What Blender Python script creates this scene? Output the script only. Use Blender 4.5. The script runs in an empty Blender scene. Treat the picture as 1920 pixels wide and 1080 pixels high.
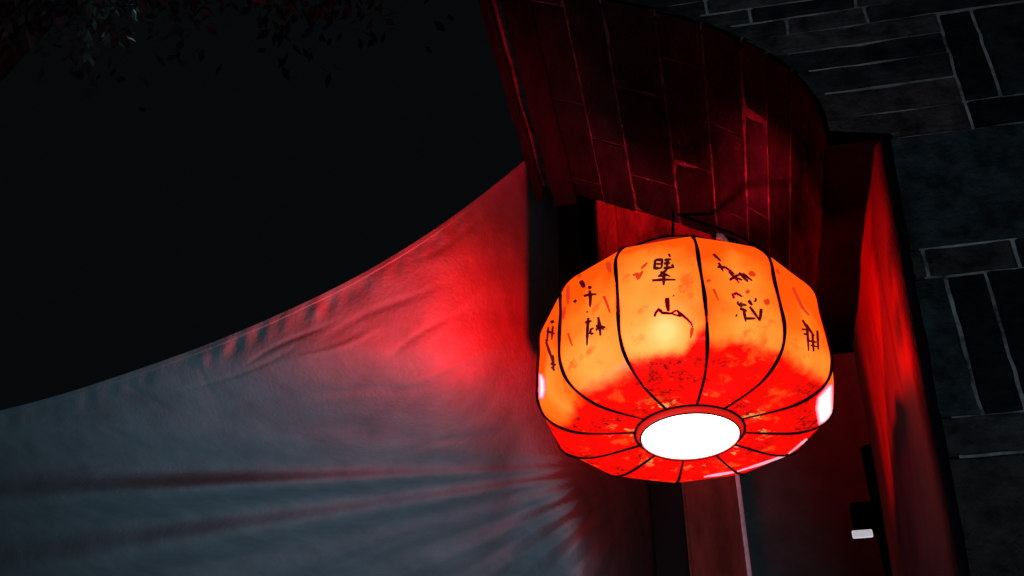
import bpy, bmesh, math, random
from mathutils import Vector, Matrix, noise
from mathutils.bvhtree import BVHTree
random.seed(7)
C = bpy.context.scene
COL = C.collection

# ------------------------------------------------------------------ camera
F = 2100.0                       # focal length in photo pixels (1920 wide)
PITCH = math.atan(1460.0 / F)
EYE = Vector((0, 0, 1.5))
cam_d = bpy.data.cameras.new("camera")
cam = bpy.data.objects.new("camera", cam_d); COL.objects.link(cam)
cam_d.sensor_width = 36.0; cam_d.lens = F / 1920 * 36.0
cam_d.clip_start = 0.05; cam_d.clip_end = 500
cam.location = EYE; cam.rotation_euler = (math.pi / 2 + PITCH, 0, 0)
C.camera = cam

# ------------------------------------------------------------------ night sky
w = bpy.data.worlds.new("World"); C.world = w; w.use_nodes = True
nt = w.node_tree; nt.nodes.clear()
bg = nt.nodes.new('ShaderNodeBackground'); wo = nt.nodes.new('ShaderNodeOutputWorld')
bg.inputs[0].default_value = (0.62, 0.84, 1.0, 1); bg.inputs[1].default_value = 0.0032
nt.links.new(bg.outputs[0], wo.inputs[0])
C.view_settings.view_transform = 'Standard'; C.view_settings.look = 'None'
C.view_settings.exposure = 0.0; C.view_settings.gamma = 1.0

# unseen cool fill light for cloth and blocks, behind and below the viewer
sl = bpy.data.lights.new("cool_fill_light", 'AREA'); sl.shape = 'RECTANGLE'
sl.size = 1.1; sl.size_y = 0.5; sl.energy = 19; sl.color = (0.60, 0.82, 1.0)
slo = bpy.data.objects.new("cool_fill_light", sl); COL.objects.link(slo)
slo.location = (0.1, -1.6, 0.3)
slo.rotation_euler = (Vector((-0.9, 3.6, 3.2)) - slo.location).to_track_quat('-Z', 'Y').to_euler()

# added unseen cool light that brightens the awning's lower part from below
st_l = bpy.data.lights.new("awning_fill_light", 'AREA'); st_l.shape = 'RECTANGLE'; st_l.size = .9; st_l.size_y = .25; st_l.energy = 29; st_l.color = (.42, .74, 1.0)
sto = bpy.data.objects.new("awning_fill_light", st_l); COL.objects.link(sto); sto.location = (-0.9, 2.6, .45); sto.rotation_euler = (Vector((-.9, 4.1, 3.0)) - sto.location).to_track_quat('-Z', 'Y').to_euler()

# ------------------------------------------------------------------ geometry helpers
AL = math.atan(510.0 / math.sqrt(F * F + 1460.0 ** 2))
U = Vector((math.sin(AL), math.cos(AL), 0)); V = Vector((math.cos(AL), -math.sin(AL), 0)); Z = Vector((0, 0, 1))
def P(u, v, z): return U * u + V * v + Z * z
def ray(x, y):
    a, b = (x - 960) / F, (540 - y) / F
    c, s = math.cos(PITCH), math.sin(PITCH)
    return Vector((a, c - b * s, s + b * c))
def on_u(x, y, u):
    d = ray(x, y); t = u / d.dot(U); p = EYE + d * t
    return p
def vz(x, y, u):
    p = on_u(x, y, u); return p.dot(V), p.z
def link(name, bm, mat, parent=None, smooth=False):
    me = bpy.data.meshes.new(name); bm.to_mesh(me); bm.free()
    if mat is not None: me.materials.append(mat)
    if smooth:
        for p in me.polygons: p.use_smooth = True
    o = bpy.data.objects.new(name, me); COL.objects.link(o)
    if parent is not None:
        o.parent = parent; o.location = -parent.location
    return o
def empty(name, loc, label, cat, group=None):
    o = bpy.data.objects.new(name, None); COL.objects.link(o); o.location = loc
    o.empty_display_size = 0.1
    tag(o, label, cat, group); return o
def tag(o, label, cat, group=None):
    o['label'] = label; o['category'] = cat
    if group: o['group'] = group
def box(bm, u0, u1, v0, v1, z0, z1):
    vs = [bm.verts.new(P(u, v, z)) for u in (u0, u1) for v in (v0, v1) for z in (z0, z1)]
    for f in ((0,1,3,2),(4,6,7,5),(0,4,5,1),(2,3,7,6),(0,2,6,4),(1,5,7,3)):
        bm.faces.new([vs[i] for i in f])
def tube(bm, pts, r, n=8, closed=False, taper=None):
    m = len(pts); rings = []
    for i, p in enumerate(pts):
        a = pts[(i - 1) % m] if (closed or i > 0) else p
        b = pts[(i + 1) % m] if (closed or i < m - 1) else p
        t = (b - a).normalized()
        x = t.cross(Vector((0.21, 0.13, 0.97)))
        if x.length < .05: x = t.cross(Vector((1, 0, 0)))
        x.normalize(); y = t.cross(x)
        rr = r if taper is None else r * taper(i / (m - 1))
        rings.append([bm.verts.new(p + (x * math.cos(k * 2 * math.pi / n) + y * math.sin(k * 2 * math.pi / n)) * rr) for k in range(n)])
    for i in range(m if closed else m - 1):
        A, B = rings[i], rings[(i + 1) % m]
        for k in range(n): bm.faces.new((A[k], A[(k + 1) % n], B[(k + 1) % n], B[k]))
    if not closed:
        bm.faces.new(rings[0][::-1]); bm.faces.new(rings[-1])
def fix(bm): bmesh.ops.recalc_face_normals(bm, faces=bm.faces)

# ------------------------------------------------------------------ materials
def mat(name, col, rough=.8, spec=.3, noise_scale=0, var=.3, bump=0, bump_scale=40, lo=.3, hi=.7, attr=None, metallic=0, stretch=(1,1,1)):
    m = bpy.data.materials.new(name); m.use_nodes = True
    n = m.node_tree.nodes; l = m.node_tree.links; b = n['Principled BSDF']
    b.inputs['Base Color'].default_value = (*col, 1); b.inputs['Roughness'].default_value = rough
    b.inputs['Specular IOR Level'].default_value = spec; b.inputs['Metallic'].default_value = metallic
    tc = n.new('ShaderNodeTexCoord'); mp = n.new('ShaderNodeMapping'); mp.inputs['Scale'].default_value = stretch
    l.new(tc.outputs['Object'], mp.inputs[0])
    src = None
    if attr:
        a = n.new('ShaderNodeAttribute'); a.attribute_name = attr; src = a.outputs['Color']
    if noise_scale:
        nz = n.new('ShaderNodeTexNoise'); nz.inputs['Scale'].default_value = noise_scale; nz.inputs['Detail'].default_value = 8
        nz.inputs['Roughness'].default_value = .65
        l.new(mp.outputs[0], nz.inputs[0])
        r = n.new('ShaderNodeMapRange'); r.inputs[1].default_value = lo; r.inputs[2].default_value = hi
        r.inputs[3].default_value = 1 - var; r.inputs[4].default_value = 1 + var
        l.new(nz.outputs['Fac'], r.inputs[0])
        mx = n.new('ShaderNodeMix'); mx.data_type = 'RGBA'; mx.blend_type = 'MULTIPLY'; mx.inputs[0].default_value = 1
        if src: l.new(src, mx.inputs[6])
        else: mx.inputs[6].default_value = (*col, 1)
        l.new(r.outputs[0], mx.inputs[7]); src = mx.outputs[2]
    if src: l.new(src, b.inputs['Base Color'])
    if bump:
        nb = n.new('ShaderNodeTexNoise'); nb.inputs['Scale'].default_value = bump_scale; nb.inputs['Detail'].default_value = 9
        nb.inputs['Roughness'].default_value = .6
        l.new(mp.outputs[0], nb.inputs[0])
        bp = n.new('ShaderNodeBump'); bp.inputs['Strength'].default_value = 1; bp.inputs['Distance'].default_value = bump
        l.new(nb.outputs['Fac'], bp.inputs['Height']); l.new(bp.outputs[0], b.inputs['Normal'])
    return m

M_face = mat('dark_block_stone', (.03, .04, .04), .8, .35, 16, .9, .025, 18, attr='tint')
M_mort = mat('mortar', (.42, .41, .40), .95, .1, 7, .95, .01, 50, lo=.34, hi=.60)
M_vault = mat('glazed_brick', (.1, .05, .04), .7, .03, 12, .8, .009, 16, attr='tint', stretch=(1, .35, 1))
M_vmort = mat('vault_mortar', (.022, .014, .014), .75, .03, 20, .95, .004, 60)
M_jamb = mat('two_tone_plaster', (.12, .022, .014), .75, .12, 6, .6, .01, 9, attr='tint', stretch=(1, 1, .35))
M_black = mat('black_paint', (.0008, .0008, .0009), .95, .0, 10, .3, .002, 60)
M_wood = mat('dark_red_timber', (.002, .0016, .0016), .9, .0, 12, .5, .004, 20, stretch=(1, .2, 1))
M_ground = mat('paving', (.05, .05, .052), .7, .4, 3, .4, .01, 12)

# ------------------------------------------------------------------ ground
bm = bmesh.new()
vs = [bm.verts.new(p) for p in ((-150, -150, 0), (150, -150, 0), (150, 150, 0), (-150, 150, 0))]
bm.faces.new(vs)
g = link('ground', bm, M_ground); g['kind'] = 'structure'

# ------------------------------------------------------------------ archway
UN, UF = 2.2, 3.19
arch_px = [(895, -38), (950, -30), (1010, -20), (1070, -10), (1124, 2), (1180, 13), (1235, 26), (1280, 38), (1320, 51), (1360, 66), (1395, 81),
           (1425, 96), (1450, 110), (1472, 126), (1492, 143), (1508, 162), (1522, 182), (1535, 202), (1544, 222), (1549, 242), (1551, 260)]
prof = [vz(x, y, UN) for x, y in arch_px]
VL = prof[0][0]; VS, ZS = prof[-1]
VJ = vz(1637, 260, UN)[0]
arch = empty('stone_archway', P(UN, VJ + .3, 0), 'dark stone block archway with brick lined vault glowing red over the lantern', 'archway')
# arc length table of the profile
S = [0.0]
for i in range(1, len(prof)): S.append(S[-1] + math.dist(prof[i], prof[i - 1]))
def at_s(s):
    s = min(max(s, 0), S[-1])
    for i in range(1, len(S)):
        if s <= S[i]:
            t = (s - S[i - 1]) / (S[i] - S[i - 1]); a, b = prof[i - 1], prof[i]
            return a[0] + (b[0] - a[0]) * t, a[1] + (b[1] - a[1]) * t
def nrm_s(s):
    a = at_s(s - .01); b = at_s(s + .01); d = Vector((b[0] - a[0], b[1] - a[1])).normalized()
    return Vector((-d.y, d.x)) * -1          # points down-left, into the opening
def s_of_px(x, y):                            # joint running in depth through a pixel
    vx, vy = 1470, 2000
    tgt = (x - vx) / (vy - y); best = None
    for k in range(600):
        s = S[-1] * k / 599; v, z = at_s(s); p = P(UN, v, z) - EYE
        c, sn = math.cos(PITCH), math.sin(PITCH)
        dep = p.y * c + p.z * sn; px = 960 + F * p.x / dep; py = 540 - F * (-p.y * sn + p.z * c) / dep
        e = abs((px - vx) / (vy - py) - tgt)
        if best is None or e < best[0]: best = (e, s)
    return best[1]
joints = [s_of_px(*p) for p in ((1010, 150), (1105, 240), (1168, 250), (1257, 260), (1335, 300), (1400, 350), (1441, 350), (1482, 330), (1515, 350), (1538, 400))] + [S[-1]]

def tinted(bm): return bm.loops.layers.float_color.new('tint')
def paint(faces, lay, c):
    for f in faces:
        for lp in f.loops: lp[lay] = (*c, 1)

# vault: mortar bed shell and individually laid long bricks in ONE mesh with two materials
bm = bmesh.new(); lay = tinted(bm)
N = 60
def shell_pt(s, off, u):
    v, z = at_s(s); n = nrm_s(s); return P(u, v + n.x * off, z + n.y * off)
rows = []
for k in range(N + 1):
    s = S[-1] * k / N
    rows.append([bm.verts.new(shell_pt(s, 0, u)) for u in (UN + .03, UF - .01)] + [bm.verts.new(shell_pt(s, -.22, u)) for u in (UF - .01, UN + .03)])
for k in range(N):
    A, B = rows[k], rows[k + 1]
    for i in range(4): f = bm.faces.new((A[i], B[i], B[(i + 1) % 4], A[(i + 1) % 4])); f.material_index = 1
bm.faces.new(rows[0]).material_index = 1; bm.faces.new(rows[-1][::-1]).material_index = 1
starts = [0.0, .18, .30, .12, .34, .22, .42, .16, .31, .05]
for j in range(len(joints) - 1):
    s0, s1 = joints[j] + .0035, joints[j + 1] - .0035
    if j == len(joints) - 2: s1 -= .004
    cuts = [UN - .011]; u = UN + starts[j % 10] + .05
    while u < UF - .1: cuts.append(u); u += random.uniform(.40, .48)
    cuts.append(UF)
    for c in range(len(cuts) - 1):
        u0, u1 = cuts[c] + .003, cuts[c + 1] - .003
        h = .007 + random.uniform(-.003, .003); b = .004
        t = random.uniform(.6, 1.4); col = (.0026 * t, .0024 * t, .0024 * t)
        if j == 5: col = (.003, .003, .003); h = .004
        ns = 5; nu = 8; grid = []
        for a in range(ns + 1):
            r_ = []
            for q in range(nu + 1):
                s = s0 + (s1 - s0) * a / ns; uu = u0 + (u1 - u0) * q / nu
                edge = a in (0, ns) or q in (0, nu)
                wob = noise.noise(Vector((s * 9, uu * 5, j * 3.1))) * .004
                if edge: s += noise.noise(Vector((s * 30, uu * 25, 5 + j))) * .003
                r_.append(bm.verts.new(shell_pt(s, h + wob - (b if edge else 0), uu)))
            grid.append(r_)
        fs = []
        for a in range(ns):
            for q in range(nu): fs.append(bm.faces.new((grid[a][q], grid[a + 1][q], grid[a + 1][q + 1], grid[a][q + 1])))
        rim = [grid[a][0] for a in range(ns + 1)] + [grid[ns][q] for q in range(1, nu + 1)] + [grid[a][nu] for a in range(ns - 1, -1, -1)] + [grid[0][q] for q in range(nu - 1, 0, -1)]
        low = []
        ctr = shell_pt((s0 + s1) / 2, 0, (u0 + u1) / 2)
        for v_ in rim:
            n = nrm_s((s0 + s1) / 2); low.append(bm.verts.new(v_.co - (V * n.x + Z * n.y) * .012))
        m_ = len(rim)
        for i in range(m_): fs.append(bm.faces.new((rim[i], rim[(i + 1) % m_], low[(i + 1) % m_], low[i])))
        paint(fs, lay, col)
fix(bm)
o = link('vault', bm, M_vault, arch, True); o.data.materials.append(M_vmort)
o.data.shade_flat() if hasattr(o.data, 'shade_flat') else None

# front wall: mortar body with dressed blocks laid proud of it
zt = 5.6; VR = VJ + 3.2
def arch_v(z):
    for i in range(len(prof) - 1):
        a, b = prof[i], prof[i + 1]
        if b[1] <= z <= a[1]: return a[0] + (b[0] - a[0]) * (a[1] - z) / (a[1] - b[1])
    return VL if z > prof[0][1] else VJ + .036 + .052 * (max(z, 1.6) - ZS)
bm = bmesh.new(); lay = tinted(bm)
def prism(pts, u0, u1, mi, c=(.03, .03, .03)):
    f0 = [bm.verts.new(P(u0, a, b)) for a, b in pts]; f1 = [bm.verts.new(P(u1, a, b)) for a, b in pts]
    fs = [bm.faces.new(f0), bm.faces.new(f1[::-1])]
    for i in range(len(pts)): fs.append(bm.faces.new((f0[i], f1[i], f1[(i + 1) % len(pts)], f0[(i + 1) % len(pts)])))
    for f in fs: f.material_index = mi
    paint(fs, lay, c)
# mortar body above the arch, stopping short of the vault bricks
body = [(v + .03, z + .03) for v, z in prof] + [(VJ + .01, ZS + .012), (VR, ZS + .012), (VR, zt), (VL + .012, zt)]
prism(body, UN + .006, UN + .06, 1)
prism([(VJ - .030, 0), (VR, 0), (VR, ZS + .012), (VJ + .060, ZS + .012), (VJ - .030, 1.6)], UN + .006, UN + .06, 1)
def block(z0, z1, va, vb, c, left_arch=False, out=.0):
    gp = .0048; gz = .0080 if z0 > ZS - .01 else .0045; z0 += gz; z1 -= gz; vb -= gp
    K = max(2, int((z1 - z0) / .03)); left = []
    for k in range(K + 1):
        z = z0 + (z1 - z0) * k / K
        left.append(((arch_v(z) if left_arch else va + gp), z))
    pts = []
    def rough(v, z, a=.004): return (v + noise.noise(Vector((v * 22, z * 22, 1))) * a, z + noise.noise(Vector((v * 22, z * 22, 9))) * a)
    for k, (v, z) in enumerate(left): pts.append(rough(v, z, .002 if left_arch else .004))
    m = max(2, int(abs(vb - left[-1][0]) / .05))
    for k in range(1, m + 1): pts.append(rough(left[-1][0] + (vb - left[-1][0]) * k / m, z1))
    for k in range(1, K + 1): pts.append(rough(vb, z1 + (z0 - z1) * k / K))
    m2 = max(2, int(abs(vb - left[0][0]) / .05))
    for k in range(1, m2): pts.append(rough(vb + (left[0][0] - vb) * k / m2, z0))
    cx = sum(p[0] for p in pts) / len(pts); cz = sum(p[1] for p in pts) / len(pts)
    f0 = []; f1 = []
    for a, b in pts:
        d = Vector((cx - a, cz - b)); L = d.length; d = d / L * min(.007, L * .3)
        f0.append(bm.verts.new(P(UN - .006 - out, a + d.x, b + d.y))); f1.append(bm.verts.new(P(UN + .012, a, b)))
    mid = [bm.verts.new(P(UN + .001 - out, a, b)) for a, b in pts]
    fs = [bm.faces.new(f0)]
    for i in range(len(pts)):
        q = (i + 1) % len(pts)
        fs.append(bm.faces.new((f0[i], mid[i], mid[q], f0[q]))); fs.append(bm.faces.new((mid[i], f1[i], f1[q], mid[q])))
    paint(fs, lay, c)
def stone():
    t = random.uniform(.45, 1.5); w_ = random.uniform(-.15, .15)
    return (.078 * t * (1 + w_), .070 * t, .068 * t * (1 - w_ * .5))
def zc(x, y): return vz(x, y, UN)[1]
def vc(x, y): return vz(x, y, UN)[0]
zl = [zc(1700, 256), zc(1700, 207), zc(1700, 155), zc(1700, 109), zc(1700, 70), zc(1700, 33), zc(1700, 1), zc(1700, -28), zc(1700, -56), zc(1700, -84), zc(1700, -112)]
J1 = vc(1790, 130); J2 = vc(1850, 100); J3 = VR
zmid = zc(1880, 181)
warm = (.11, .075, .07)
for k in range(len(zl) - 1):
    z0, z1 = zl[k], zl[k + 1]
    if k < 5: cuts = [J1]
    elif k == 5: cuts = [vc(1470, 20), vc(1620, 15), VR]
    else: cuts = [vc(1400 - 80 * (k % 2), -10), vc(1600 + 60 * (k % 2), -10), vc(1800, -10), VR]
    va = arch_v((z0 + z1) / 2); first = True
    for c in cuts:
        if c > va + .05:
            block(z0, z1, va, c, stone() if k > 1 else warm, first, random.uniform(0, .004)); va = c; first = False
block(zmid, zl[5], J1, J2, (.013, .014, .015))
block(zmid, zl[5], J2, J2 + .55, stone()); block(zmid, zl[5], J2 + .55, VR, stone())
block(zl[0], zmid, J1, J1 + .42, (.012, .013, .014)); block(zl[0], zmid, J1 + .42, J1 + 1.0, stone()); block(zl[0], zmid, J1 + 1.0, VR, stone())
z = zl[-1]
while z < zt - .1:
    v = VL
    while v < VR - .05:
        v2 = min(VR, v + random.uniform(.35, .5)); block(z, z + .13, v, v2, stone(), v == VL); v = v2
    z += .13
# lower wall
lower = [(zl[0], zc(1800, 458), [VJ, vc(1900, 350) + .6, VR]),
         (zc(1800, 458), zc(1800, 514), [VJ, vc(1735, 490), vc(1908, 480), VR]),
         (zc(1800, 514), zc(1800, 782), [VJ, vc(1805, 640), vc(1880, 620), VR]),
         (zc(1800, 782), zc(1800, 855), [VJ, vc(1810, 820) + .5, VR]),
         (zc(1800, 855), zc(1800, 1150), [VJ, vc(1960, 900), VR])]
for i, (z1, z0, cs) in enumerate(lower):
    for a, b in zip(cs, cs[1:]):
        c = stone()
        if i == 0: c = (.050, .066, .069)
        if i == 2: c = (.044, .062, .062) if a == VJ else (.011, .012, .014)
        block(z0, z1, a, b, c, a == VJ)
z1 = lower[-1][1]
while z1 > .05:
    z0 = max(0, z1 - .25); v = VJ + .02
    while v < VR - .05:
        v2 = min(VR, v + random.uniform(.4, .7)); block(z0, z1, v, v2, stone(), v == VJ + .02); v = v2
    z1 = z0
fix(bm)
o = link('front_wall', bm, M_face, arch); o.data.materials.append(M_mort)

# jamb: rounded plastered reveal of the opening
bm = bmesh.new(); R_ = .04; prof_j = []
for k in range(9):
    a = math.pi / 2 * k / 8; prof_j.append((UN + .004 + R_ - R_ * math.sin(math.pi / 2 - a) , VJ + R_ - R_ * math.cos(math.pi / 2 - a)))
prof_j = [(UN - .005 + R_ * (1 - math.cos(math.pi / 2 * k / 8)), VJ + R_ * (1 - math.sin(math.pi / 2 * k / 8))) for k in range(9)]
for k in range(1, 51): prof_j.append((UN + .044 + (UF - UN - .045) * k / 50, VJ))
prof_j += [(UF, VJ + .5)]
NZ = 200; rows = []; jl = bm.verts.layers.float_color.new('tint')
for q in range(NZ + 1):
    z = (ZS - .002) * q / NZ; r_ = []
    for i, (u, v) in enumerate(prof_j):
        d = 0 if i > len(prof_j) - 3 else (noise.noise(Vector((u * 3, z * 2.2, 4))) * .014 + noise.noise(Vector((u * 11, z * 7, 2))) * .004) * min(1, i / 9)
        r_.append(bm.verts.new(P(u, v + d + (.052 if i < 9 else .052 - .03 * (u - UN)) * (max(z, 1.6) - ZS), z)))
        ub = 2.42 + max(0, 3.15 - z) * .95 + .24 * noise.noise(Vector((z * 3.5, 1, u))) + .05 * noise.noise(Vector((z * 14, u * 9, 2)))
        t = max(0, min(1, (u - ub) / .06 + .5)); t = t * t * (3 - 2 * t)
        r_[-1][jl] = (.004 + .013 * t, .004 + .003 * t, .008 - .003 * t, 1)  # tint is darker near the front, redder towards the back and top
    rows.append(r_)
for q in range(NZ):
    for i in range(len(prof_j) - 1): bm.faces.new((rows[q][i], rows[q][i + 1], rows[q + 1][i + 1], rows[q + 1][i]))
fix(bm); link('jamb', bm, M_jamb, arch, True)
# solid back of the wall and roof mass
bm = bmesh.new(); box(bm, UN + .06, UF - .02, VJ + .12, VR, 0, ZS + .3); box(bm, UN + .06, UF - .02, VL, VR, prof[0][1] + .26, zt - .01); box(bm, UN+.061, UF-.02, VS+.23, VR-.01, ZS+.31, prof[0][1]+.25)
link('wall_core', bm, M_face, arch)
me = bpy.data.objects['wall_core'].data
ca = me.color_attributes.new('tint', 'FLOAT_COLOR', 'CORNER')
for d in ca.data: d.color = (.03, .035, .035, 1)
# black lintel beam under the springing
bm = bmesh.new(); box(bm, UN - .009, UF + .03, VS - .004, VJ + .045, ZS - .028, ZS + .034)
bmesh.ops.bevel(bm, geom=bm.edges[:], offset=.004, segments=2, affect='EDGES'); fix(bm)
link('lintel_beam', bm, M_black, arch)
M_fas = mat('red_glazed_board', (.08, .013, .010), .7, .1, 14, .9, .008, 18, stretch=(1, 1, .3))
# rear fascia board seen between the vault end and the lantern
bm = bmesh.new(); box(bm, UF + .06, UF + .10, vz(1118, 450, UF + .06)[0], VJ, vz(1250, 540, UF + .06)[1], vz(1250, 365, UF + .06)[1]); fix(bm)
link('rear_fascia', bm, M_fas, arch)
# two timber mouldings along the open edge
def mould(xa, xb, yy, drop, name='moulding'):
    s0, s1 = s_of_px(xa, yy), s_of_px(xb, yy); b = bmesh.new()
    v0, z0 = at_s(s0); v1, z1 = at_s(s1); zb = min(z0, z1) - drop
    box(b, UN + .01, UF + .01, v0, v1, zb, max(z0, z1) + .04)
    bmesh.ops.subdivide_edges(b, edges=[e for e in b.edges if abs((e.verts[0].co - e.verts[1].co).dot(U)) > .5], cuts=14)
    for v_ in b.verts: v_.co += Vector((noise.noise(v_.co * 6), 0, noise.noise(v_.co * 5 + Vector((3, 3, 3))))) * .006
    fix(b); return link(name, b, M_wood, arch)
mould(905, 958, 130, .05); mould(985, 1030, 150, .035)

# ------------------------------------------------------------------ lantern
LS = .40 / 272 * 1.0
hub = EYE + ray(1293.1, 809.9) * 2.65 * 1.075          # centre of the bottom opening
# keep slant so that 272 px matches the radius
lan = empty('paper_lantern', hub, 'glowing orange and red twelve panel lantern with black ribs and brushed writing', 'lantern')
K_ = 1.0
PR = [(.1281, 0), (.2545, .0), (.3286, .0306), (.3545, .0806), (.3556, .1477), (.3511, .22), (.3472, .2831), (.3157, .3349), (.2754, .3688), (.22, .392), (.165, .405)]
PR = [(r * 1.075, z * 1.075) for r, z in PR]
DA = [.0273, .0195, .0318, .043, -.012, -.0445, .0156, .0484, .0256, .0248, .0271, .0087]
def smooth_profile(PR, n):
    out = []
    m = len(PR)
    for i in range(n + 1):
        t = i / n * (m - 1); k = min(int(t), m - 2); f = t - k
        p0, p1, p2, p3 = PR[max(k - 1, 0)], PR[k], PR[k + 1], PR[min(k + 2, m - 1)]
        def cr(a, b, c, d): return .5 * ((2 * b) + (c - a) * f + (2 * a - 5 * b + 4 * c - d) * f * f + (3 * b - a - 3 * c + d) * f ** 3)
        out.append((cr(p0[0], p1[0], p2[0], p3[0]), cr(p0[1], p1[1], p2[1], p3[1])))
    return out
AX = Vector((-.0018, .015, 1)).normalized(); E1 = Vector((0, 1, 0)).cross(AX).normalized(); E2 = AX.cross(E1)
CAMAZ = math.atan2((EYE - hub).dot(E2), (EYE - hub).dot(E1))
def th_of(k):                                 # k=0 is the rib nearest the viewer; the hand bent ribs are not quite even
    q = math.floor(k); f = k - q
    return CAMAZ + .1468 + k * math.pi / 6 + DA[q % 12] * (1 - f) + DA[(q + 1) % 12] * f
def lp(r, th, z): return hub + E1 * (r * math.cos(th)) + E2 * (r * math.sin(th)) + AX * z
PF = smooth_profile(PR, 150); NT = 40
bm = bmesh.new(); tl = bm.verts.layers.float_color.new('paint'); grid = []
TB = {0: .27, 1: .27, 2: .27, 3: .3, -1: .235, -2: .20, -3: .20, -4: .74, -5: .84, -6: .9, 4: 1.0, 5: .9}   # how far up the red paint reaches; back panels raised to block bulb light
TS = .6 * 1.25
for a in range(12 * NT):
    k = a // NT; f = (a % NT) / NT; th = th_of(k + f); dlt = (f - .5) * math.pi / 6
    flat = math.cos(math.pi / 12) / math.cos(dlt)
    kk = k if k < 6 else k - 12
    col = []
    for i, (r, z) in enumerate(PF):
        e = 1 - .92 * (1 - flat)
        if i == 0 or i == len(PF) - 1: pass
        x = lp(r * e, th, z)
        nn = noise.noise(Vector((a * .02, z * 6, 3))) * .004
        x += Vector((math.cos(th), math.sin(th), 0)) * nn * math.sin(math.pi * f)
        v_ = bm.verts.new(x)
        t = i / (len(PF) - 1) * 1.25; tb = TB.get(kk, .27)
        if kk == 0: tb += .03 * math.sin(f * 3)
        if kk == -1: tb += max(0, f - .72) * .5
        redf = (tb - t) / .07 + noise.noise(x * 9) * .5 + noise.noise(x * 30) * .25      # >0 : red
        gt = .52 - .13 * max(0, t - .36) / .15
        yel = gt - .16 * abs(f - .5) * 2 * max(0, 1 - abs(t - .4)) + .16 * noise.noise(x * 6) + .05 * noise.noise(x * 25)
        if kk == -1: yel += .34 * math.exp(-((f - .55) / .2) ** 2 - ((t - .36) / .08) ** 2)  # hot spot of the bulb painted into this panel's glow colour
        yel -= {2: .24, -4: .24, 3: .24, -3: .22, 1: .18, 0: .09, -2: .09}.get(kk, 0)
        v_[tl] = (max(0, min(1, redf * .5 + .5)), max(.10, min(.8, yel)), max(0, min(1, 1 - t / .22)), 1)
        col.append(v_)
    grid.append(col)
M_ = 12 * NT
for a in range(M_):
    A, B = grid[a], grid[(a + 1) % M_]
    for i in range(len(PF) - 1): bm.faces.new((A[i], B[i], B[i + 1], A[i + 1]))
fix(bm)
bvh = BVHTree.FromBMesh(bm)

m = bpy.data.materials.new('lantern_fabric'); m.use_nodes = True; n = m.node_tree.nodes; l = m.node_tree.links; n.clear()
def nd(t, **k):
    x = n.new(t)
    for a, b in k.items(): setattr(x, a, b)
    return x
def math_(op, a, b=None, c=None, clamp=False):
    x = nd('ShaderNodeMath', operation=op); x.use_clamp = clamp
    for i, q in enumerate((a, b, c)):
        if q is None: continue
        if isinstance(q, (int, float)): x.inputs[i].default_value = q
        else: l.new(q, x.inputs[i])
    return x.outputs[0]
def mix_(f, a, b, bl='MIX'):
    x = nd('ShaderNodeMix', data_type='RGBA', blend_type=bl)
    for i, q in ((0, f), (6, a), (7, b)):
        if isinstance(q, (int, float)): x.inputs[i].default_value = q
        elif isinstance(q, tuple): x.inputs[i].default_value = (*q, 1)
        else: l.new(q, x.inputs[i])
    return x.outputs[2]
def noise_(sc, det=5, ro=.6, st=(1, 1, 1), seed=0):
    tc = nd('ShaderNodeTexCoord'); mp = nd('ShaderNodeMapping'); mp.inputs['Scale'].default_value = st; mp.inputs['Location'].default_value = (seed, seed * .7, 0)
    l.new(tc.outputs['Object'], mp.inputs[0]); x = nd('ShaderNodeTexNoise'); x.inputs['Scale'].default_value = sc; x.inputs['Detail'].default_value = det; x.inputs['Roughness'].default_value = ro
    l.new(mp.outputs[0], x.inputs[0]); return x.outputs['Fac']
def step_(v, a, b):
    x = nd('ShaderNodeMapRange', interpolation_type='SMOOTHSTEP'); l.new(v, x.inputs[0]) ; x.inputs[1].default_value = a; x.inputs[2].default_value = b
    return x.outputs[0]
at = nd('ShaderNodeAttribute', attribute_name='paint'); sp = nd('ShaderNodeSeparateColor'); l.new(at.outputs['Color'], sp.inputs[0])
redf, yel, low = sp.outputs[0], sp.outputs[1], sp.outputs[2]
comb = nd('ShaderNodeCombineColor'); comb.inputs[0].default_value = 1.0
l.new(yel, comb.inputs[1]); l.new(math_('MULTIPLY', math_('POWER', yel, 2.2), .42), comb.inputs[2])
fine = noise_(40, 8, .7)
edge = math_('ADD', redf, math_('MULTIPLY', math_('SUBTRACT', fine, .5), .5))
rmask = step_(edge, .22, .78)
c0 = mix_(rmask, comb.outputs[0], (1.0, .004, .002))
# rust coloured stains on the upper cloth
st = step_(noise_(13, 7, .68, seed=4), .56, .66); c1 = mix_(math_('MULTIPLY', st, .7), c0, (1.0, .09, .01))
# bare flecks near the opening
fl = math_('MULTIPLY', step_(noise_(20, 6, .65, seed=9), .57, .61), step_(low, .60, .92)); c2 = mix_(fl, c1, (1.0, .42, .10))
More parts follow.
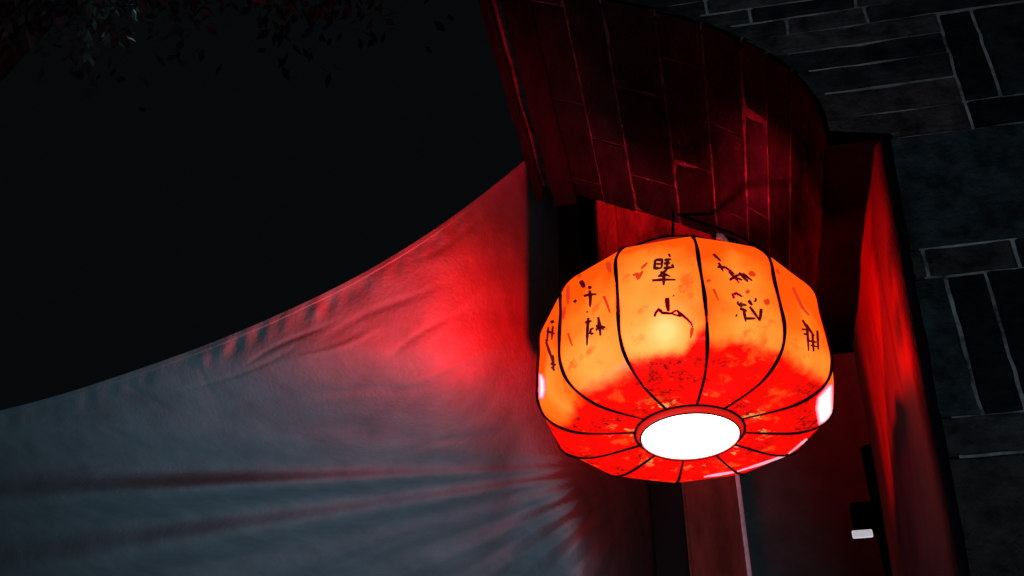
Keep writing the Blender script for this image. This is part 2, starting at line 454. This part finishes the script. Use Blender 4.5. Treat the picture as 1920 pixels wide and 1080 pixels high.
# soot specks, densest where the red dip begins
sp1 = step_(noise_(55, 4, .6, (1, 1, 1.5), 2), .57, .63); band = step_(redf, .45, .8)
dk = math_('MULTIPLY', math_('MULTIPLY', sp1, step_(noise_(7, 3, .5, seed=12), .52, .66)), band); sp2 = math_('MULTIPLY', step_(noise_(10, 6, .7, seed=6), .53, .64), math_('MULTIPLY', band, step_(noise_(90, 3, .6, (1, 1, 2)), .42, .6)))
dk2 = math_('MAXIMUM', dk, math_('MULTIPLY', sp2, .85))
sm = step_(noise_(120, 2, .5, seed=8), .74, .78); dk3 = math_('MAXIMUM', dk2, math_('MULTIPLY', sm, .6))
c3 = mix_(dk3, c2, (.05, .004, .004))
em = nd('ShaderNodeEmission'); l.new(c3, em.inputs[0]); em.inputs[1].default_value = .95
tr = nd('ShaderNodeBsdfTransparent'); l.new(mix_(rmask, (.34, .010, .008), (.035, .001, .001)), tr.inputs[0])
gl = nd('ShaderNodeBsdfGlossy'); gl.inputs[0].default_value = (.02, .02, .02, 1); gl.inputs[1].default_value = .25
ad = nd('ShaderNodeAddShader'); l.new(em.outputs[0], ad.inputs[0]); l.new(tr.outputs[0], ad.inputs[1])
ad2 = nd('ShaderNodeAddShader'); l.new(ad.outputs[0], ad2.inputs[0]); l.new(gl.outputs[0], ad2.inputs[1])
out = nd('ShaderNodeOutputMaterial'); l.new(ad2.outputs[0], out.inputs[0])
shade = link('shade', bm, m, lan, True)

def emis(name, col, s):
    m = bpy.data.materials.new(name); m.use_nodes = True; n = m.node_tree.nodes
    b = n['Principled BSDF']; b.inputs['Base Color'].default_value = (*[min(1, c) for c in col], 1)
    b.inputs['Emission Color'].default_value = (*col, 1); b.inputs['Emission Strength'].default_value = s
    return m
M_rib = mat('black_rib', (.008, .003, .003), .7, .1)
M_ink = emis('ink_lit_from_behind', (.075, .003, .004), .9)
M_ink2 = emis('faded_ink', (.80, .045, .01), .9)
M_diff = emis('white_diffuser', (1.0, .95, .90), 5)
M_collar = emis('red_collar', (.75, .012, .006), .8)
M_collar_top = emis('dull_red_collar', (.30, .012, .010), .8)
M_white = mat('white_plastic', (.75, .74, .72), .4, .5)
M_patch = emis('painted_highlight', (1.0, .90, .86), 1.05)
_n = M_patch.node_tree.nodes; _a = _n.new('ShaderNodeAttribute'); _a.attribute_name = 'highlight'; M_patch.node_tree.links.new(_a.outputs['Color'], _n['Principled BSDF'].inputs['Emission Color'])
RP = smooth_profile(PR, 48)
for k in range(12):
    bm = bmesh.new(); th = th_of(k); ph = k * 1.7
    pts = [lp(r + .0015, th + .0025 * math.sin(i * .4 + ph), z - (.0015 if r < .35 and z < .2 else 0)) for i, (r, z) in enumerate(RP)]
    tube(bm, pts, .0046, 8, taper=lambda t: .62 + .42 * math.sin(math.pi * min(1, t * 1.15)) + .16 * math.sin(t * 37 + ph)); fix(bm)
    link('rib', bm, M_rib, lan, True)
def ring(bm, r, z, rad, n=72): tube(bm, [lp(r, 2 * math.pi * i / n, z) for i in range(n)], rad, 8, True)
def band_(bm, r0, z0, r1, z1, th_=.003, n=72):
    pr = [(r0, z0), (r1, z1), (r1 - th_, z1), (r0 - th_, z0)]; g_ = [[bm.verts.new(lp(a, 2 * math.pi * i / n, b)) for a, b in pr] for i in range(n)]
    for i in range(n):
        for q in range(4): bm.faces.new((g_[i][q], g_[(i + 1) % n][q], g_[(i + 1) % n][(q + 1) % 4], g_[i][(q + 1) % 4]))
bm = bmesh.new(); band_(bm, .1375, .003, .1265, -.016); fix(bm); col_ = link('bottom_collar', bm, M_collar, lan, True)
bm = bmesh.new(); ring(bm, .139, -.001, .0034); fix(bm); link('wire_hoop', bm, M_rib, lan, True)
bm = bmesh.new(); ring(bm, .1262, -.0165, .0018); fix(bm); link('wire_hoop', bm, M_rib, lan, True)
bm = bmesh.new()
c_ = bm.verts.new(lp(0, 0, -.010)); rr = [[bm.verts.new(lp(q, 2 * math.pi * i / 64, zz)) for i in range(64)] for q, zz in ((.05, -.009), (.09, -.011), (.1225, -.0135), (.1225, .004))]
for i in range(64):
    bm.faces.new((c_, rr[0][i], rr[0][(i + 1) % 64]))
    for q in range(3): bm.faces.new((rr[q][i], rr[q + 1][i], rr[q + 1][(i + 1) % 64], rr[q][(i + 1) % 64]))
fix(bm); link('diffuser', bm, M_diff, lan, True)
bm = bmesh.new(); band_(bm, .180, .430, .170, .500, .004); fix(bm); link('top_collar', bm, M_collar_top, lan, True)
bm = bmesh.new(); ring(bm, .1715, .500, .003); fix(bm); link('wire_hoop', bm, M_rib, lan, True)
# added light blocker over the crown's near side, the far side is open
bm = bmesh.new(); ths = [CAMAZ - .95 + 2.3 * i / 40 for i in range(41)]
rr = [[bm.verts.new(lp(q, t, zz)) for t in ths] for q, zz in ((.085, .438), (.17, .434), (.235, .423), (.29, .397))]
for i in range(40):
    for q in range(3): bm.faces.new((rr[q][i], rr[q + 1][i], rr[q + 1][i + 1], rr[q][i + 1]))
fix(bm); link('crown_light_blocker', bm, M_rib, lan, True)
bm = bmesh.new(); c_ = bm.verts.new(lp(0, 0, .441)); r_ = [bm.verts.new(lp(.084, 2 * math.pi * i / 40, .439)) for i in range(40)]
for i in range(40): bm.faces.new((c_, r_[i], r_[(i + 1) % 40]))
fix(bm); link('crown_blocker_disc', bm, M_rib, lan, True)  # added disc that stops bulb light going straight up to the vault
bm = bmesh.new(); tube(bm, [lp(.172, CAMAZ + math.pi / 2 * 1.3, .47), lp(.02, CAMAZ, .49), lp(.172, CAMAZ - math.pi / 2 * .7, .47)], .004, 8); fix(bm); link('crossbar', bm, M_rib, lan)
hook = on_u(1262, 398, UF - .03)
bm = bmesh.new(); tube(bm, [lp(0, 0, .48), lp(0, 0, .52), hook - Z * .01, hook + Z * .05], .0045, 8); fix(bm); link('hanging_cord', bm, M_black, lan)
bm = bmesh.new(); a_ = lp(.15, CAMAZ + .5, .465); tube(bm, [hook, on_u(1330, 424, 3.0), on_u(1368, 436, 2.75), on_u(1412, 462, 2.6), on_u(1450, 490, 2.75)], .006, 8); fix(bm); link('power_cable', bm, M_black, lan, True)
bm = bmesh.new(); p_ = on_u(1352, 443, 2.50); tube(bm, [p_ - Vector((.012, 0, 0)), p_, p_ + Vector((.008, 0, -.012)), p_ + Vector((.014, 0, -.026))], .010, 12, taper=lambda t: 1 - .35 * t); fix(bm); link('lamp_connector', bm, M_white, lan, True)
bm = bmesh.new(); tube(bm, [on_u(1335, 446, 2.52), on_u(1372, 452, 2.52), on_u(1402, 466, 2.52)], .011, 12, taper=lambda t: .6 + .5 * math.sin(3.1 * t)); fix(bm); link('clamp', bm, M_rib, lan, True)
# highlights painted on the skin, and the writing
def on_skin(x, y, off=.0012):
    d = ray(x, y).normalized(); h = bvh.ray_cast(EYE, d)
    if h[0] is None: return None
    nn = h[1] if h[1].dot(d) < 0 else -h[1]
    return h[0] + nn * off, nn
def stroke(bm, pts, wd, off=.0016):
    P_ = []
    for a, b in zip(pts, pts[1:]):
        L = max(1, int(math.dist(a, b) / 3))
        P_ += [(a[0] + (b[0] - a[0]) * i / L, a[1] + (b[1] - a[1]) * i / L) for i in range(L)]
    P_.append(pts[-1]); m_ = len(P_); prev = None
    for i, (x, y) in enumerate(P_):
        a = P_[max(i - 1, 0)]; b = P_[min(i + 1, m_ - 1)]; d = Vector((b[0] - a[0], b[1] - a[1])); d = d.normalized() if d.length else Vector((1, 0))
        t = i / max(1, m_ - 1); w2 = wd * 1.25 * (.55 + .5 * math.sin(math.pi * min(1, t * .8 + .2)) + .25 * noise.noise(Vector((x * .15, y * .15, 3)))) / 2
        A = on_skin(x - d.y * w2, y + d.x * w2, off); B = on_skin(x + d.y * w2, y - d.x * w2, off)
        if not A or not B: prev = None; continue
        A = bm.verts.new(A[0]); B = bm.verts.new(B[0])
        if prev: bm.faces.new((prev[0], prev[1], B, A))
        prev = (A, B)
def z2(L): return [(1000 + x / 3.6, 420 + y / 3.6) for x, y in L]
def z3(L): return [(1280 + x / 3.6, 420 + y / 3.6) for x, y in L]
def writing(name, strokes, mt):
    if name == 'paint_smear' and len(strokes) > 1:
        for q in strokes: writing(name, [q], mt)
        return
    if name == 'calligraphy':                  # one mesh per written character: split at a clear gap
        ys = sorted(strokes, key=lambda q: sum(p[1] for p in q[0]) / len(q[0])); lo = min(p[1] for q in strokes for p in q[0]); hi = max(p[1] for q in strokes for p in q[0])
        best = max(range(1, len(ys)), key=lambda i: min(p[1] for q in ys[i:] for p in q[0]) - max(p[1] for q in ys[:i] for p in q[0]))
        writing('written_character', ys[:best], mt); writing('written_character', ys[best:], mt); return
    bm = bmesh.new()
    for pts, wd in strokes: stroke(bm, pts, wd)
    if bm.faces: link(name, bm, mt, lan)
    else: bm.free()
writing('calligraphy', [(z2(p), w_) for p, w_ in (
    ([(825,245),(870,243),(866,300)],4.5), ([(824,243),(818,302),(866,300)],4.5), ([(828,272),(864,272)],3.5), ([(885,247),(932,240)],4), ([(882,270),(925,264)],4),
    ([(880,300),(950,295)],4.5), ([(908,238),(902,300)],4.5), ([(935,275),(950,298)],4), ([(905,305),(880,330),(848,350)],3.6), ([(858,325),(925,358)],3.6), ([(842,355),(905,350)],3.4), ([(803,384),(880,378),(962,379)],4), ([(882,350),(880,416)],5.2), ([(915,204),(925,226)],3.6),
    ([(903,500),(906,540),(913,592)],7.5), ([(818,628),(828,600),(848,578),(872,602),(930,606),(966,584)],4.5), ([(966,584),(1000,612),(1040,645),(1066,672),(1076,698)],4.2), ([(972,590),(996,626),(928,606)],3.5), ([(945,483),(950,492)],5))], M_ink)
writing('calligraphy', [(z2(p), w_) for p, w_ in (
    ([(322,385),(334,405),(346,432)],7.5), ([(372,434),(396,426)],5.5), ([(342,488),(380,478),(430,476)],4.2), ([(384,450),(388,505),(386,562)],5), ([(278,516),(292,530)],8), ([(352,668),(396,656)],4.5), ([(374,635),(368,720),(365,822)],4.5),
    ([(372,690),(362,715)],3.5), ([(384,745),(392,712),(412,704)],4), ([(388,746),(410,738)],4), ([(425,690),(490,700)],4.8), ([(441,630),(450,690),(456,755)],5), ([(448,690),(425,722)],4), ([(455,690),(478,716)],4), ([(362,592),(372,598)],4))], M_ink)
writing('calligraphy', [(z2(p), w_) for p, w_ in (([(128,650),(136,672)],6.5), ([(92,722),(150,742)],3.4), ([(106,695),(96,790)],3.5), ([(136,690),(128,782)],3.6), ([(86,792),(104,780)],4), ([(90,795),(108,850),(128,905),(142,960)],4), ([(136,885),(142,992)],4), ([(120,942),(158,952)],3.6), ([(125,965),(150,990)],3))], M_ink)
writing('calligraphy', [(z3(p), w_) for p, w_ in (([(204,205),(256,252)],4), ([(232,292),(290,296),(350,342)],4), ([(240,262),(272,322)],4), ([(310,322),(345,360),(382,402)],4), ([(314,382),(360,352),(402,338)],4.2), ([(378,330),(432,386)],4.4), ([(402,336),(468,386)],4), ([(350,362),(402,382)],3.6), ([(420,372),(440,392)],4),
    ([(346,506),(336,478),(360,470),(402,494)],4.4), ([(368,524),(372,542),(402,562)],4), ([(395,530),(384,560)],3.6), ([(384,572),(432,590)],4.2), ([(400,545),(430,552)],4), ([(412,590),(418,625),(425,662)],4.6), ([(425,640),(490,640)],3.8), ([(442,518),(468,552)],5), ([(483,514),(498,518)],8), ([(450,560),(484,605),(516,652)],4), ([(528,574),(524,620),(516,656)],5), ([(355,618),(368,622)],5.5))], M_ink)
writing('calligraphy', [(z3(p), w_) for p, w_ in (([(805,650),(836,700),(842,780),(846,858)],4), ([(830,680),(884,760)],4), ([(872,740),(880,862)],4), ([(800,712),(852,716)],3.2), ([(850,790),(900,800)],3.2), ([(860,820),(905,830)],3), ([(905,720),(912,850)],4), ([(812,742),(850,752)],3))], M_ink)
writing('paint_smear', [(z2(p), w_) for p, w_ in (([(672,345),(720,348)],4), ([(700,330),(706,372),(740,320)],6), ([(728,304),(772,264)],3.5), ([(478,486),(500,540),(522,602)],4.2), ([(236,738),(266,826)],3.6), ([(238,420),(236,545)],6), ([(214,560),(204,645)],5), ([(300,360),(330,345)],6), ([(505,260),(520,330)],8), ([(1075,700),(1062,770)],5))] +
        [(z3(p), w_) for p, w_ in (([(430,450),(444,470)],7), ([(560,510),(574,548)],8), ([(205,440),(240,520)],4), ([(445,330),(490,350)],8), ([(740,430),(800,560),(850,620)],5), ([(160,390),(190,380)],5), ([(630,310),(650,340)],6))], M_ink2)
# white highlights at the two edges, painted as emission on the skin
def patch(poly, name='highlight_patch', mt=M_patch):
    bm = bmesh.new(); wl = bm.verts.layers.float_color.new('highlight'); xs = [p[0] for p in poly]; ys = [p[1] for p in poly]
    def highlight(x, y):
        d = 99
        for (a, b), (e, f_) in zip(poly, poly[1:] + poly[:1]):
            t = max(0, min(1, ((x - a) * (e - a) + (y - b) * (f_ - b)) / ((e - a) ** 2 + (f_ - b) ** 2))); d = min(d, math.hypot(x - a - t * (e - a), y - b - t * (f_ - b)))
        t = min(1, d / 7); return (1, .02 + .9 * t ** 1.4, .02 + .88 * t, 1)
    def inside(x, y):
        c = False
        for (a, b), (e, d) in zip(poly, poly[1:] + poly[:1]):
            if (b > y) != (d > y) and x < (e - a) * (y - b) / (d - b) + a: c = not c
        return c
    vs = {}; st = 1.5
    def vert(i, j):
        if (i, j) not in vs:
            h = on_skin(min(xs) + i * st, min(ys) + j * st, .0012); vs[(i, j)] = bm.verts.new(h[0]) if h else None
            if h: vs[(i, j)][wl] = highlight(min(xs) + i * st, min(ys) + j * st)
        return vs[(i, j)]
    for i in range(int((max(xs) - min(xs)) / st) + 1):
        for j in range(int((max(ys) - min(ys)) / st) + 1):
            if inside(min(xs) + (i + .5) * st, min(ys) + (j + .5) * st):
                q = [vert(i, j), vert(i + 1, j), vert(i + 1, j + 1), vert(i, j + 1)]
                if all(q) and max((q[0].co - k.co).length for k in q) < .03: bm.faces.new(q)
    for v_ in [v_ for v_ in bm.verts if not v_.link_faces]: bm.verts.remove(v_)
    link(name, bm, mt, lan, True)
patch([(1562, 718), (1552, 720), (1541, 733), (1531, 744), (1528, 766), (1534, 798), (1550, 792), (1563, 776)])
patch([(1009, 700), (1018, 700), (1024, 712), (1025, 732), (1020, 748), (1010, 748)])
M_rim = emis('pink_edge_reflection', (1.0, .42, .55), .9)  # rim reflection drawn as glowing pink strips on the skin
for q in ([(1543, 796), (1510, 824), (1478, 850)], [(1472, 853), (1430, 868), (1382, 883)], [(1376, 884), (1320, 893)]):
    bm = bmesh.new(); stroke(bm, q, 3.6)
    if bm.faces: link('edge_reflection', bm, M_rim, lan)
# lamp inside, under an added half disc that keeps its light off the near vault
bm = bmesh.new(); ths = [CAMAZ - 1.0 + 2.0 * i / 24 for i in range(25)]
rr = [[bm.verts.new(lp(q, t, zz)) for t in ths] for q, zz in ((.004, .325), (.08, .320), (.15, .310))]
for i in range(24):
    for q in range(2): bm.faces.new((rr[q][i], rr[q + 1][i], rr[q + 1][i + 1], rr[q][i + 1]))
fix(bm); link('bulb_light_blocker', bm, M_rib, lan, True)
bl = bpy.data.lights.new('bulb_light', 'POINT'); bl.energy = 760; bl.color = (1.0, .012, .045); bl.shadow_soft_size = .06
blo = bpy.data.objects.new('bulb_light', bl); COL.objects.link(blo); blo.parent = lan; blo.location = (0, 0, .23)

# ------------------------------------------------------------------ awnings
def cloth_mat(name, col):
    return mat(name, col, .85, .15, 5, .22, .004, 60, stretch=(1, 1, 1))
M_cl = cloth_mat('off_white_canvas', (.27, .28, .28))
M_cl2 = cloth_mat('brown_canvas', (.20, .17, .16))
edge_px = [(-200, 812), (-100, 792), (0, 770), (110, 742), (220, 706), (330, 668), (430, 630), (540, 582), (650, 530), (730, 484), (800, 441), (870, 392), (930, 345), (985, 300), (1030, 268)]
def top_y(x):
    for (a, b), (c, d) in zip(edge_px, edge_px[1:]):
        if a <= x <= c:
            t = (x - a) / (c - a); return b + (d - b) * t
    return edge_px[-1][1]
def top_s(x): return sum(top_y(x + d) for d in (-60, -40, -20, 0, 20, 40, 60)) / 7 if x < 940 else top_y(x)
def bumpf(t, c, w_): return math.exp(-((t - c) / w_) ** 2)
GX, GY = 1235, 866
CREASES = [(300, 755, 570, 645, 5, .007), (430, 705, 640, 590, 5, .006), (520, 690, 720, 610, 6, -.006), (180, 700, 380, 790, 6, .004), (600, 640, 840, 520, 8, .006), (700, 690, 900, 560, 7, .005),
           (90, 760, 330, 870, 6, .004), (640, 760, 960, 640, 9, -.009), (760, 500, 950, 380, 8, .005), (800, 640, 960, 500, 9, -.006), (330, 640, 420, 760, 5, .003), (480, 760, 820, 720, 9, .008),
           (20, 880, 420, 850, 8, .008), (560, 1070, 860, 985, 7, .010), (240, 1060, 620, 1040, 8, .008), (700, 860, 1000, 800, 7, .008), (880, 730, 1010, 690, 7, .006), (60, 800, 260, 760, 5, .004)]
def cloth_u(x, y):
    ty = top_s(x); h = max(0, y - ty)
    def sp(q): return 40 * math.log(1 + math.exp(max(-30, min(30, q / 40))))
    def ss(q): q = max(0, min(1, q)); return q * q * (3 - 2 * q)
    u = 3.22
    u += (sp(x - 800) / 150) ** 2 * .34 * (1 - .7 * ss((y - 700) / 350))
    u += (sp(660 - x) / 660) ** 2 * .75
    u += sp(y - 690) * .0038 * (1 - .45 * ss((x - 950) / 150))
    u += (sp(x - 1090) / 100) ** 2 * .5
    phi = math.degrees(math.atan2(y - GY, GX - x)); rad = math.hypot(x - GX, y - GY)
    a = min(1, rad / 500)
    f = 0
    f -= .075 * bumpf(phi, 3.6, 1.9) * (.35 + .65 * min(1, rad / 800)) + .07 * bumpf(phi, 9.8, 2.4) + .015 * bumpf(phi, -3, 2.6) + .035 * bumpf(phi, 16, 3)
    f *= 2.6 * min(1, rad / 900) ** 1.3
    for c, w_, am in ((20, 1.8, .02), (24.5, 1.3, -.018), (29, 1.6, .02), (34, 1.5, -.02), (39, 1.8, .022), (45, 2, -.022), (52, 2.2, .02), (60, 2.5, -.02)):
        f += 1.2 * am * bumpf(phi, c, w_) * min(1, rad / 220) * math.exp(-max(0, rad - 350) / 300)
    wv = Vector((x * .004 * .8 + y * .002, y * .009, 2)); f += noise.noise(wv) * .022 + noise.noise(wv * 2.2) * .008 + noise.noise(Vector((x * .012 + y * .01, y * .02 - x * .008, 7))) * .004
    for ax, ay, bx, by, w_, am in CREASES:
        L2 = (bx - ax) ** 2 + (by - ay) ** 2; t = ((x - ax) * (bx - ax) + (y - ay) * (by - ay)) / L2
        if -.05 < t < 1.05:
            d = ((x - ax) * (by - ay) - (y - ay) * (bx - ax)) / math.sqrt(L2) + 7 * math.sin(t * 5 + ax)
            f += am * math.exp(-(d / w_) ** 2) * math.sin(math.pi * max(0, min(1, t)))
    # puckers under the hem
    hh = math.exp(-((h - 22) / 18) ** 2)
    f += hh * (.010 + .02 * max(0, noise.noise(Vector((x * .006, 3, 1))) + .3)) * noise.noise(Vector((x * .038, y * .01, 5)))
    if h < 10: f -= .004
    return u + f
def build_cloth(name, x0, x1, nx, ny, ytop, ybot, ufun, mt):
    bm = bmesh.new(); g_ = []
    for i in range(nx + 1):
        x = x0 + (x1 - x0) * i / nx; ty = ytop(x); c_ = []
        for j in range(ny + 1):
            t = j / ny; t = t * (.35 + .65 * t)
            y = ty + (ybot - ty) * t
            c_.append(bm.verts.new(on_u(x, y, ufun(x, y))))
        g_.append(c_)
    for i in range(nx):
        for j in range(ny): bm.faces.new((g_[i][j], g_[i][j + 1], g_[i + 1][j + 1], g_[i + 1][j]))
    # thickness
    r = bmesh.ops.extrude_face_region(bm, geom=bm.faces[:])
    for v_ in [q for q in r['geom'] if isinstance(q, bmesh.types.BMVert)]: v_.co += Vector((0, .002, .003))
    fix(bm); return link(name, bm, mt, None, True)
aw = build_cloth('canvas_awning', -200, 1235, 440, 260, top_s, 1200, cloth_u, M_cl)
tag(aw, 'large pale canvas awning lit red beside the lantern, sagging down to the left', 'awning')
def cu2(x, y):
    return 7.0 + .0026 * (y - 600) + .03 * noise.noise(Vector((x * .004, y * .014, 8))) + .035 * math.sin((y - .15 * x) * .03) * .6
aw2 = build_cloth('canvas_awning', 1330, 1760, 120, 140, lambda x: 560, 1200, cu2, M_cl2)
tag(aw2, 'dark brown canvas awning stretched behind the post on the right of the lantern', 'awning')

# ------------------------------------------------------------------ posts, pipe, plate
def vbox(name, px_l, px_r, y, u, dep, z0, z1, mt, parent=None):
    bm = bmesh.new(); v0 = vz(px_l, y, u)[0]; v1 = vz(px_r, y, u)[0]
    box(bm, u, u + dep, v0, v1, z0, z1)
    bmesh.ops.bevel(bm, geom=bm.edges[:], offset=.004, segments=2, affect='EDGES'); fix(bm)
    return link(name, bm, mt, parent)
M_post = mat('red_brown_post', (.24, .065, .045), .7, .15, 6, .5, .004, 20, stretch=(1, 1, .3))
M_trim = mat('galvanised_trim', (.92, .95, .95), .45, .5, 20, .3)
M_trim2 = mat('rusty_trim', (.16, .08, .05), .6, .4, 20, .5)
post = empty('timber_post', P(5.2, vz(1345, 985, 5.2)[0], 0), 'square red brown post with pale metal corner trim standing under the lantern', 'post')
vbox('shaft', 1289, 1392, 985, 5.2, .14, 0, 4.5, M_post, post)
vbox('corner_trim', 1390, 1398, 985, 5.19, .014, 0, 4.5, M_trim, post)
vbox('corner_trim', 1285, 1290, 985, 5.19, .014, 0, 4.5, M_trim2, post)
bp = vbox('back_post', 1225, 1284, 985, 5.35, .14, 0, 4.5, mat('dark_grey_post', (.008, .009, .01), .8)); tag(bp, 'dark grey post in shadow between the pale awning and the red brown post', 'post')
zt2 = vz(1080, 356, 3.4)[1]
p2 = vbox('hanging_post', 1046, 1118, 450, 3.4, .1, vz(1080, 640, 3.4)[1], zt2 + .5, M_black); tag(p2, 'black post standing left of the lantern top under the vault end', 'post')
p3 = vbox('hanging_post', 1122, 1158, 450, 3.2, .05, vz(1140, 600, 3.2)[1], vz(1140, 398, 3.2)[1] + .4, M_fas); tag(p3, 'narrow timber post glowing red just left of the lantern top', 'post')
pipe = bmesh.new(); v0 = vz(1668, 1000, 6.3)[0]; tube(pipe, [P(6.36, v0, 0.0), P(6.36, v0, vz(1650, 830, 6.3)[1])], .06, 20); fix(pipe)
o = link('drainpipe', pipe, M_black, None, True); tag(o, 'black drainpipe running down beside the red lit jamb', 'drainpipe')
br = vbox('junction_box', 1597, 1652, 960, 6.3, .08, vz(1620, 992, 6.3)[1], vz(1620, 940, 6.3)[1], M_black); tag(br, 'small black box mounted right above the white plate', 'box')
pl = vbox('glowing_plate', 1598, 1637, 1002, 6.29, .012, vz(1620, 1009, 6.3)[1], vz(1620, 994, 6.3)[1], emis('white_plate_glow', (.9, .95, 1.0), .42)); tag(pl, 'small white rectangular plate with added glow below the black box', 'plate')  # plate given its own glow so it stays white in the red light

# ------------------------------------------------------------------ tree in the dark
tree = empty('leafy_tree', Vector((-6.6, 8.6, 0)), 'dim leafy tree in the darkness above the awning at upper left', 'tree')
M_bark = mat('bark', (.05, .04, .03), .9, .2, 8, .4, .01, 20); M_leaf = mat('leaf', (.03, .055, .05), .5, .4, 3, .5)
bm = bmesh.new(); b0 = tree.location
tips = []
tube(bm, [b0, b0 + Vector((.1, 0, 1.8)), b0 + Vector((-.1, .1, 3.6)), b0 + Vector((.1, .1, 8.6))], .22, 10, taper=lambda t: 1 - .6 * t)
for k in range(14):
    e = EYE + ray(*[(60, 0), (110, 40), (210, -10), (300, -90), (420, -60), (520, -20), (600, -20), (640, -90), (700, -50), (-60, 30), (-120, -100), (30, -150), (560, 20), (180, 40)][k]) * random.uniform(8.6, 9.6) + Vector((0, 0, .6))
    s = b0 + Vector((0, 0, 6.5 + k * .15)); m1 = s + (e - s) * .4 + Vector((0, 0, 1.9)); m2 = s + (e - s) * .75 + Vector((0, 0, 1.3))
    tube(bm, [s, m1, m2, e], .07, 7, taper=lambda t: 1 - .85 * t); tips += [e, e + Vector((random.uniform(-.5, .5), .3, .5))]
fix(bm); link('trunk', bm, M_bark, tree)
bm = bmesh.new()
for t in tips:
    for c in range(7):
        cc = t + Vector([random.gauss(0, .26) for _ in range(3)])
        for q in range(34):
            p = cc + Vector([random.gauss(0, .2) for _ in range(3)]); s = random.uniform(.05, .09)
            x = Vector([random.gauss(0, 1) for _ in range(3)]).normalized(); y = x.orthogonal().normalized()
            bm.faces.new([bm.verts.new(p + x * s), bm.verts.new(p + y * s * .45), bm.verts.new(p - x * s), bm.verts.new(p - y * s * .45)])
link('crown', bm, M_leaf, tree)

# added unseen light so the ends of the branches show
tl_ = bpy.data.lights.new('leaf_fill_light', 'POINT'); tl_.energy = .8; tl_.color = (.55, 1.0, .95); tl_.shadow_soft_size = .1
tlo = bpy.data.objects.new('leaf_fill_light', tl_); COL.objects.link(tlo); tlo.location = (-3.2, 6.6, 9.0)
